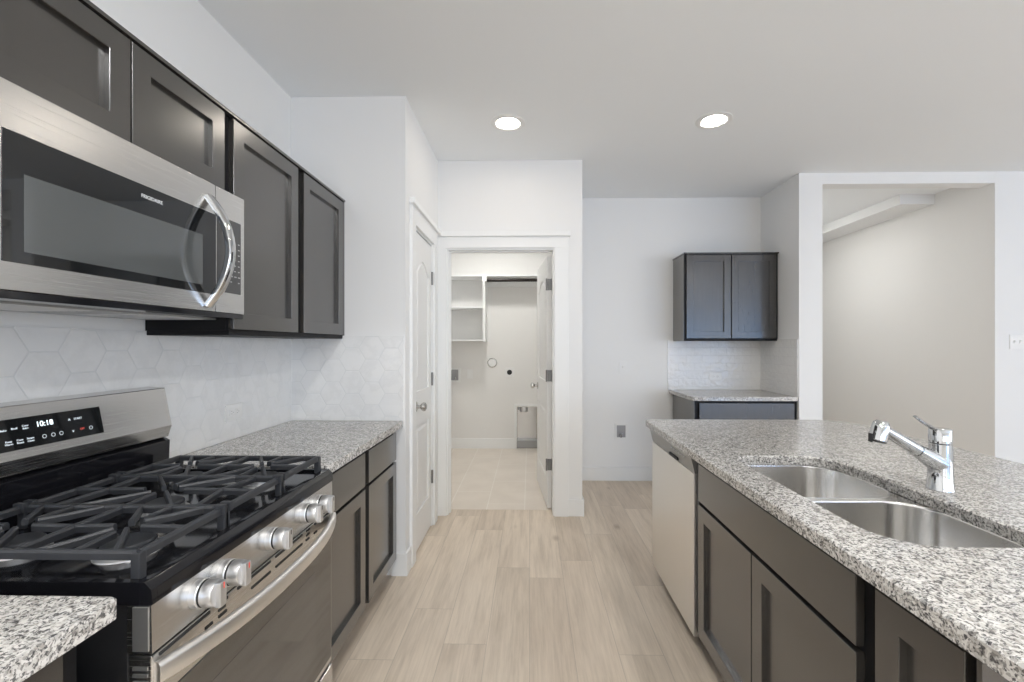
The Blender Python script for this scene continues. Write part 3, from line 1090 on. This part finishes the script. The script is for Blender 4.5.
DSY0, DSY1 = 1.035, 1.330
dp = MB()
c0, c1 = .17, .755
rings = []
for lift in (-.002, .0012):
    rings.append([tuple(onface(y, s, lift)) for y, s in ((DSY0, c0), (DSY1, c0), (DSY1, c1), (DSY0, c1))])
dp.loft(rings)
dsp = dp.build('display_panel', 'glass', bg, smooth=False)
fm = lambda y, s: frame_mtx(onface(y, s, .0016), (0, 1, 0), fup)
text('clock_digits', '10:18', .0195, 'digit', dsp, fm(1.173, .58))
for (y, s, w_, z_, m_) in ((1.078, .56, 'Bake', .0072, 'print_lit'), (1.102, .57, 'Broil', .0072, 'print_lit'), (1.127, .57, 'Conv\nBake', .0068, 'print_lit'),
                           (1.085, .32, 'Keep\nWarm', .0068, 'print_lit'), (1.110, .32, 'Conv\nRoast', .0068, 'print_lit'), (1.134, .32, 'Steam\nClean', .0068, 'print_lit'),
                           (1.237, .55, '^', .016, 'print_lit'), (1.261, .57, 'START', .0078, 'print_lit'), (1.242, .33, 'v', .013, 'print_lit'), (1.268, .34, 'OFF', .0075, 'red')):
    text('key_lettering', w_, z_, m_, dsp, fm(y, s))
for y in (1.167, 1.189, 1.210, 1.293):
    b = MB()
    o_ = onface(y, .33, .0012)
    b.loft([[tuple(o_ + fn * .0005 + (fup * math.cos(2 * PI * k / 20) + Vector((0, 1, 0)) * math.sin(2 * PI * k / 20)) * r_) for k in range(20)] for r_ in (.0052, .0041)], cap0=False, cap1=False)
    b.build('key_symbol', 'print_lit', dsp, smooth=False)
# control panel with knobs
b = MB()
b.prism([(XRF - .045, .748), (XRF + .002, .748), (XRF, .838), (XRF - .045, .838)], 'xz', RY0 + .001, RY1 - .001)
cp = b.build('control_panel', 'steel', t)
for y in (RY0 - .001, RY1 - .004):
    boxes((XRF - .034, XRF - .004, y, y + .005, .752, .834), bev=.001).build('end_cap', 'greysteel', cp)
kn_ax = Vector((1, 0, .04)).normalized()
for i, y in enumerate((.935, 1.020, 1.202, 1.384, 1.465)):
    o_ = Vector((XRF + .001, y, .796))
    b = MB()
    b.lathe(o_, kn_ax, [(.0295, 0), (.0295, .014), (.028, .016)], n=36)
    kn = b.build('knob', 'alu', t)
    b = MB(); b.lathe(o_ + kn_ax * .0155, kn_ax, [(.0272, 0), (.0272, .0055)]); b.build('knob_groove', 'slot', kn)
    b = MB(); b.lathe(o_ + kn_ax * .0205, kn_ax, [(.0272, 0), (.0285, .003), (.0270, .020), (.0255, .024), (.0, .0245)], n=36)
    b.build('knob_face', 'alu', kn)
    b = MB()
    b.box(.038, .056, -.0105, .0105, -.0265, .0265, bev=.004)
    g = b.build('knob_grip', 'alu', kn, local=True)
    g.data.transform(Matrix.Translation(o_ - OFF[t]))
    b = MB(); b.box(.0555, .0564, -.0016, .0016, .012, .024)
    g = b.build('pointer_mark', 'red' if i < 2 else 'slot', kn, local=True)
    g.data.transform(Matrix.Translation(o_ - OFF[t]))
# oven door
b = MB()
b.box(XRF - .045, XRF, RY0 + .003, RY1 - .003, .205, .742, bev=.004)
od = b.build('oven_door', 'steel', t)
boxes((XRF - .006, XRF + .0022, RY0 + .012, RY1 - .012, .225, .648), bev=.001).build('door_glass', 'ovenglass', od)
boxes((XRF, XRF + .0026, RY0 + .13, RY1 - .13, .30, .58)).build('viewing_window', 'ovenmesh', od)
b = MB()
for z, hh, segs in ((.7345, .006, ((.838, .972), (.992, 1.03), (1.066, 1.202), (1.228, 1.372), (1.398, 1.420), (1.452, 1.566))),
                    (.7205, .006, ((1.000, 1.022), (1.398, 1.418))),
                    (.7065, .006, ((.958, .980), (1.000, 1.026), (1.120, 1.202), (1.228, 1.372), (1.396, 1.416), (1.448, 1.468)))):
    for a, c in segs:
        b.box(XRF - .003, XRF + .0016, a, c, z - hh / 2, z + hh / 2)
b.build('vent_slots', 'slot', od)
h = MB()
pts = []
for k in range(25):
    q = k / 24
    y = RY0 + .006 + (RY1 - RY0 - .012) * q
    pts.append((XRF + .006 + .058 * (1 - abs(2 * q - 1) ** 2.4), y, .708))
hr = []
for i, p in enumerate(pts):
    a_ = Vector(pts[max(i - 1, 0)]); b_ = Vector(pts[min(i + 1, 24)])
    d_ = (b_ - a_).normalized(); n_ = d_.cross(Vector((0, 0, 1))).normalized()
    prof = rrect(-.010, .010, -.021, .021, .009, 5)
    hr.append([tuple(Vector(p) + n_ * u_ + Vector((0, 0, 1)) * v_) for u_, v_ in prof])
h.loft(hr)
h.build('door_handle', 'steelv', od)
b = MB()
for k in range(6):
    b.box(XRF - .036, XRF - .008, RY0 + .0015, RY0 + .004, .715 - k * .013, .721 - k * .013)
b.build('side_louvres', 'greysteel', od)
boxes((XRF - .05, XRF + .004, RY0 + .003, RY1 - .003, .045, .195), bev=.006).build('storage_drawer', 'steel', t)
# burners
CZ = .872
gx0, gx1 = -1.232, -.742
secs = [(RY0 + .022, 1.074), (1.080, 1.320), (1.326, RY1 - .022)]
bx = [gx0 + .125, gx1 - .125]
burners = []
for k in (0, 2):
    for x in bx:
        burners.append((x, (secs[k][0] + secs[k][1]) / 2, .047 if x > -1 else .040))
burners.append(((gx0 + gx1) / 2, YC, .044))
for x, y, r in burners:
    b = MB()
    b.lathe((x, y, CZ - .001), (0, 0, 1), [(r * 1.28, 0), (r * 1.25, .004), (r * 1.02, .007), (r * 1.02, .016), (r * .8, .018)], n=32)
    bu = b.build('burner', 'alu', t)
    b = MB()
    b.lathe((x, y, CZ + .016), (0, 0, 1), [(r * .95, 0), (r * 1.0, .003), (r * 1.0, .007), (r * .92, .010), (0, .011)], n=32)
    b.build('burner_cap', 'iron', bu)
# grates
GT = .930


def fing(b, p, c, stop, w=.011, h=.016, bend=.0):
    p = Vector((*p, GT)); c = Vector((*c, GT))
    d = (c - p)
    q = c - d.normalized() * stop
    b.bar(p, q + Vector((0, 0, .002)), w, h)


for k, (y0, y1) in enumerate(secs):
    b = MB()
    W_ = .013
    for (p, q) in (((gx0, y0), (gx1, y0)), ((gx0, y1), (gx1, y1)), ((gx0, y0), (gx0, y1)), ((gx1, y0), (gx1, y1))):
        b.bar((*p, GT), (*q, GT), W_, .017)
    for x in (gx0, gx1):
        for y in (y0, y1):
            b.box(x - .009, x + .009, y - .009, y + .009, CZ, GT - .002, bev=.003)
    ym = (y0 + y1) / 2
    xm = (gx0 + gx1) / 2
    if k != 1:
        b.bar((xm, y0, GT), (xm, y1, GT), W_, .017)
        cells = [(gx0, xm, bx[0]), (xm, gx1, bx[1])]
        for a, c, x in cells:
            for q in ((a, y0), (a, y1), (c, y0), (c, y1)):
                # a cranked finger: first straight in, then towards the burner
                qv = Vector(q); cv = Vector((x, ym))
                off = Vector((.045 if q[0] < x else -.045, 0))
                st = qv + off
                m1 = st + (cv - st) * .45
                b.bar((*st, GT), (*m1, GT + .001), .011, .016)
                b.bar((*m1, GT + .001), (*(cv + (m1 - cv).normalized() * .026), GT + .004), .011, .016)
            fing(b, (a, ym), (x, ym), .030); fing(b, (c, ym), (x, ym), .030)
            fing(b, (x, y0), (x, ym), .034); fing(b, (x, y1), (x, ym), .034)
    else:
        for q in ((gx0 + .13, y0), (gx0 + .13, y1), (gx1 - .13, y0), (gx1 - .13, y1)):
            fing(b, q, (xm, ym), .030)
        fing(b, (xm, y0), (xm, ym), .034); fing(b, (xm, y1), (xm, ym), .034)
        for x, s in ((gx0, 1), (gx1, -1)):
            b.bar((x, ym, GT), (x + s * .19, ym, GT + .003), .011, .016)
            b.bar((x + s * .07, y0, GT), (x + s * .09, ym, GT + .002), .011, .016)
            b.bar((x + s * .07, y1, GT), (x + s * .09, ym, GT + .002), .011, .016)
    b.build('grate', 'iron', t, angle=25)
for y in (1.077, 1.323):
    for x in (gx0, gx1):
        for a, c in ((-.018, -.004), (.004, .018)):
            b = MB()
            b.box(x - .013, x + .013, y + a, y + c, GT - .016, GT + .006, bev=.002)
            b.build('grate_corner', 'iron', t)

# ------------------------------------------------------------------ recessed lamps
def downlight(x, y, label, lens='lens'):
    t = thing('recessed_light', label, 'ceiling light', (x, y, CEIL), 'recessed kitchen lights')
    b = MB()
    b.lathe((x, y, CEIL - .006), (0, 0, 1), [(.078, .004), (.082, 0), (.108, .003), (.110, .006), (.078, .0065)], n=40)
    b.build('trim_ring', 'plate', t)
    b = MB()
    b.lathe((x, y, CEIL - .0035), (0, 0, 1), [(0, 0), (.070, .0005), (.078, .0035)], n=40)
    b.build('lens', lens, t)
    return t


downlight(-.138, 2.883, 'round recessed ceiling light in front of the laundry doorway, left of the two')
downlight(1.168, 2.876, 'round recessed ceiling light over the far end of the island, right of the two')
for x, y in ((-.138, .1), (1.168, .1), (-.138, -1.8), (1.168, -1.8), (3.6, -1.8)):  # unseen lamps added to brighten the room, much stronger than the visible pair
    o = downlight(x, y, 'unseen recessed ceiling light added to brighten the near part of the room', 'lens_fill')
# lamps of the laundry and the hall: flush ceiling discs out of view
for x, y, lab, r_, ln in ((-.45, 4.75, 'round flush ceiling lamp inside the laundry room', .12, 'lens_laundry'), (2.8, 5.1, 'round flush ceiling lamp in the hall past the wide opening', .16, 'lens_hall')):
    t = thing('flush_ceiling_lamp', lab, 'ceiling light', (x, y, CEIL))
    b = MB(); b.lathe((x, y, CEIL), (0, 0, -1), [(r_ + .02, 0), (r_ + .02, .02), (r_, .022), (r_, .005)], n=32); b.build('lamp_rim', 'plate', t)
    b = MB(); b.lathe((x, y, CEIL - .006), (0, 0, -1), [(r_ - .001, 0), (r_ - .004, .02), (r_ * .6, .03), (0, .034)], n=32); b.build('lamp_shade', ln, t)

# ------------------------------------------------------------------ plates on the walls
def plate(name, face, c, a, z, label, cat, kind, w_=.073, h_=.117):
    f = fmap(face, c)
    t = thing(name, label, cat, f(a, 0, z))
    b = MB(); fbox(b, f, a - w_ / 2, a + w_ / 2, .0, .006, z - h_ / 2, z + h_ / 2, .002)
    b.build('cover_plate', 'plate', t)
    n_ = 2 if kind == 'switch' and w_ > .1 else 1
    for i in range(n_):
        ac = a + (i - (n_ - 1) / 2) * .046
        if kind == 'switch':
            b = MB(); fbox(b, f, ac - .006, ac + .006, .005, .010, z - .013, z + .013, .001)
            b.build('toggle_frame', 'plate', t)
            b = MB(); fbox(b, f, ac - .004, ac + .004, .008, .018, z + .000, z + .010, .001)
            b.build('toggle', 'plate', t)
        elif kind == 'outlet':
            for dz in (-.02, .02) if h_ > w_ else (0,):
                offs = (0,) if h_ > w_ else (-.02, .02)
                for da in offs:
                    b = MB(); fbox(b, f, ac + da - .0145, ac + da + .0145, .005, .008, z + dz - .0145, z + dz + .0145, .002)
                    so = b.build('socket', 'plate', t)
                    b = MB()
                    if h_ > w_:
                        fbox(b, f, ac - .007, ac - .005, .0075, .0084, z + dz - .002, z + dz + .007); fbox(b, f, ac + .005, ac + .007, .0075, .0084, z + dz - .002, z + dz + .007)
                        fbox(b, f, ac - .002, ac + .002, .0075, .0084, z + dz - .010, z + dz - .006)
                    else:
                        fbox(b, f, ac + da - .007, ac + da + .002, .0075, .0084, z + .005, z + .007); fbox(b, f, ac + da - .007, ac + da + .002, .0075, .0084, z - .007, z - .005)
                        fbox(b, f, ac + da + .006, ac + da + .010, .0075, .0084, z - .002, z + .002)
                    b.build('socket_slots', 'greybox', so)
    return t


plate('light_switch', '-Y', YB, .905, 1.10, 'white single light switch on the back wall, left of the corner cabinet', 'switch', 'switch')
plate('light_switch', '-Y', YO, 3.995, 1.342, 'white double light switch on the wall right of the wide opening', 'switch', 'switch', w_=.118)
plate('wall_outlet', '+X', XL + .008, 2.045, 1.010, 'white double outlet set sideways in the hexagon tile above the left worktop', 'outlet', 'outlet', w_=.117, h_=.073)
plate('wall_outlet', '-Y', YB - .008, 1.79, 1.012, 'white outlet set sideways in the glossy tile of the far corner', 'outlet', 'outlet', w_=.117, h_=.073)
plate('blank_plate', '-Y', YLB, -.755, .945, 'blank white cover plate on the laundry wall beside the grey water box', 'plate', 'blank')
# fridge water box low on the back wall
t = thing('water_box', 'white framed water supply box with a valve, low on the back wall', 'supply box', (.887, YB, .478))
b = MB()
b.box(.822, .845, YB - .008, YB, .398, .558, bev=.002); b.box(.929, .952, YB - .008, YB, .398, .558, bev=.002)
b.box(.845, .929, YB - .008, YB, .398, .420, bev=.002); b.box(.845, .929, YB - .008, YB, .536, .558, bev=.002)
b.build('frame', 'plate', t)
boxes((.845, .929, YB - .003, YB - .0005, .420, .536)).build('back_panel', 'greybox', t)
b = MB(); b.cyl((.884, YB - .010, .420), (.884, YB - .010, .458), .008, n=14); b.cyl((.868, YB - .012, .452), (.900, YB - .012, .452), .007, n=14); b.lathe((.884, YB - .016, .452), (0, -1, 0), [(.012, 0), (.012, .008), (0, .009)], n=16)
b.build('valve', 'nickel', t)

# ------------------------------------------------------------------ laundry fittings
t = thing('closet_shelving', 'white shelf unit with a hanging shelf across the laundry back wall', 'shelf', (-.95, 5.55, 1.36))
SY0 = 5.40
boxes((-1.38, XP - .12, SY0, YLB, 2.140, 2.158), bev=.002).build('shelf', 'trim', t)
boxes((-1.38, -.565, SY0, YLB, 1.760, 1.778), bev=.002).build('shelf', 'trim', t)
boxes((-1.38, -.565, SY0, YLB, 1.362, 1.380), bev=.002).build('shelf', 'trim', t)
boxes((-.565, -.535, SY0, YLB, 1.355, 2.140), bev=.002).build('side_panel', 'trim', t)
boxes((-.535, XP - .12, YLB - .018, YLB, 2.05, 2.139), bev=.002).build('cleat', 'trim', t)
boxes((-.572, -.515, SY0 - .012, SY0 + .05, 2.075, 2.139), bev=.006).build('rod_bracket', 'plate', t)
b = MB(); b.cyl((-.514, SY0 + .03, 2.098), (XP - .121, SY0 + .03, 2.098), .020, n=16)
tag(b.build('hanging_rod', 'rod'), 'dark hanging rod below the long shelf in the laundry room', 'rod')
t = thing('washer_box', 'grey recessed washer supply box at the left edge of the laundry wall', 'supply box', (-.96, YLB, .93))
b = MB()
b.box(-1.06, -1.04, YLB - .012, YLB, .84, 1.02, bev=.002); b.box(-.905, -.880, YLB - .012, YLB, .84, 1.02, bev=.002); b.box(-1.04, -.905, YLB - .012, YLB, .84, .865, bev=.002); b.box(-1.04, -.905, YLB - .012, YLB, 1.0, 1.02, bev=.002)
b.build('frame', 'plate', t)
boxes((-1.04, -.905, YLB - .004, YLB - .0005, .865, 1.0)).build('back_panel', 'greybox', t)
b = MB(); b.cyl((-.94, YLB - .012, .865), (-.94, YLB - .012, .91), .008, n=12); b.cyl((-1.0, YLB - .012, .865), (-1.0, YLB - .012, .91), .008, n=12)
b.build('valve', 'nickel', t)
t = thing('dryer_vent', 'round white dryer vent collar on the laundry wall under the shelves', 'vent', (-.475, YLB, 1.088))
b = MB(); b.lathe((-.475, YLB, 1.088), (0, -1, 0), [(.062, 0), (.062, .006), (.053, .010), (.050, .010), (.050, .002)], n=32); b.build('collar', 'nickel', t)
b = MB(); b.lathe((-.475, YLB, 1.088), (0, -1, 0), [(.050, .001), (.050, .006), (0, .010)], n=32); b.build('flap', 'plate', t)
t = thing('dryer_outlet', 'square white plate with a black round dryer outlet on the laundry wall', 'outlet', (-.255, YLB, .968))
boxes((-.315, -.195, YLB - .006, YLB, .908, 1.028), bev=.002).build('cover_plate', 'plate', t)
b = MB(); b.lathe((-.255, YLB - .005, .968), (0, -1, 0), [(.032, 0), (.032, .006), (.028, .007), (0, .003)], n=28); b.build('socket', 'black', t)
t = thing('recessed_dryer_box', 'tall grey metal dryer recess low in the laundry wall behind the open door', 'recess box', (-.03, YLB, 0))
b = MB()
b.box(NX0 - .03, NX0, YLB - .012, YLB, 0, NZ + .03, bev=.002); b.box(NX1, NX1 + .03, YLB - .012, YLB, 0, NZ + .03, bev=.002); b.box(NX0, NX1, YLB - .012, YLB, NZ, NZ + .03, bev=.002)
b.build('frame', 'plate', t)
b = MB()
b.box(NX0 + .001, NX1 - .001, YLB + .10, YLB + .112, .004, NZ - .001); b.box(NX0 + .001, NX0 + .005, YLB, YLB + .10, .004, NZ - .001); b.box(NX1 - .005, NX1 - .001, YLB, YLB + .10, .004, NZ - .001)
b.box(NX0 + .005, NX1 - .005, YLB, YLB + .10, NZ - .006, NZ - .001); b.box(NX0 + .005, NX1 - .005, YLB, YLB + .10, .004, .012)
b.build('metal_liner', 'nickel', t)
b = MB(); b.cyl((-.075, YLB + .05, NZ - .07), (-.075, YLB + .05, NZ - .007), .048, n=28); b.cyl((-.135, YLB + .05, NZ - .05), (-.135, YLB + .05, NZ - .007), .014, n=14)
b.build('duct_stub', 'alu', t)
boxes((NX0 + .006, NX1 - .006, YLB + .01, YLB + .095, .012, .10), bev=.004).build('lower_tray', 'greysteel', t)
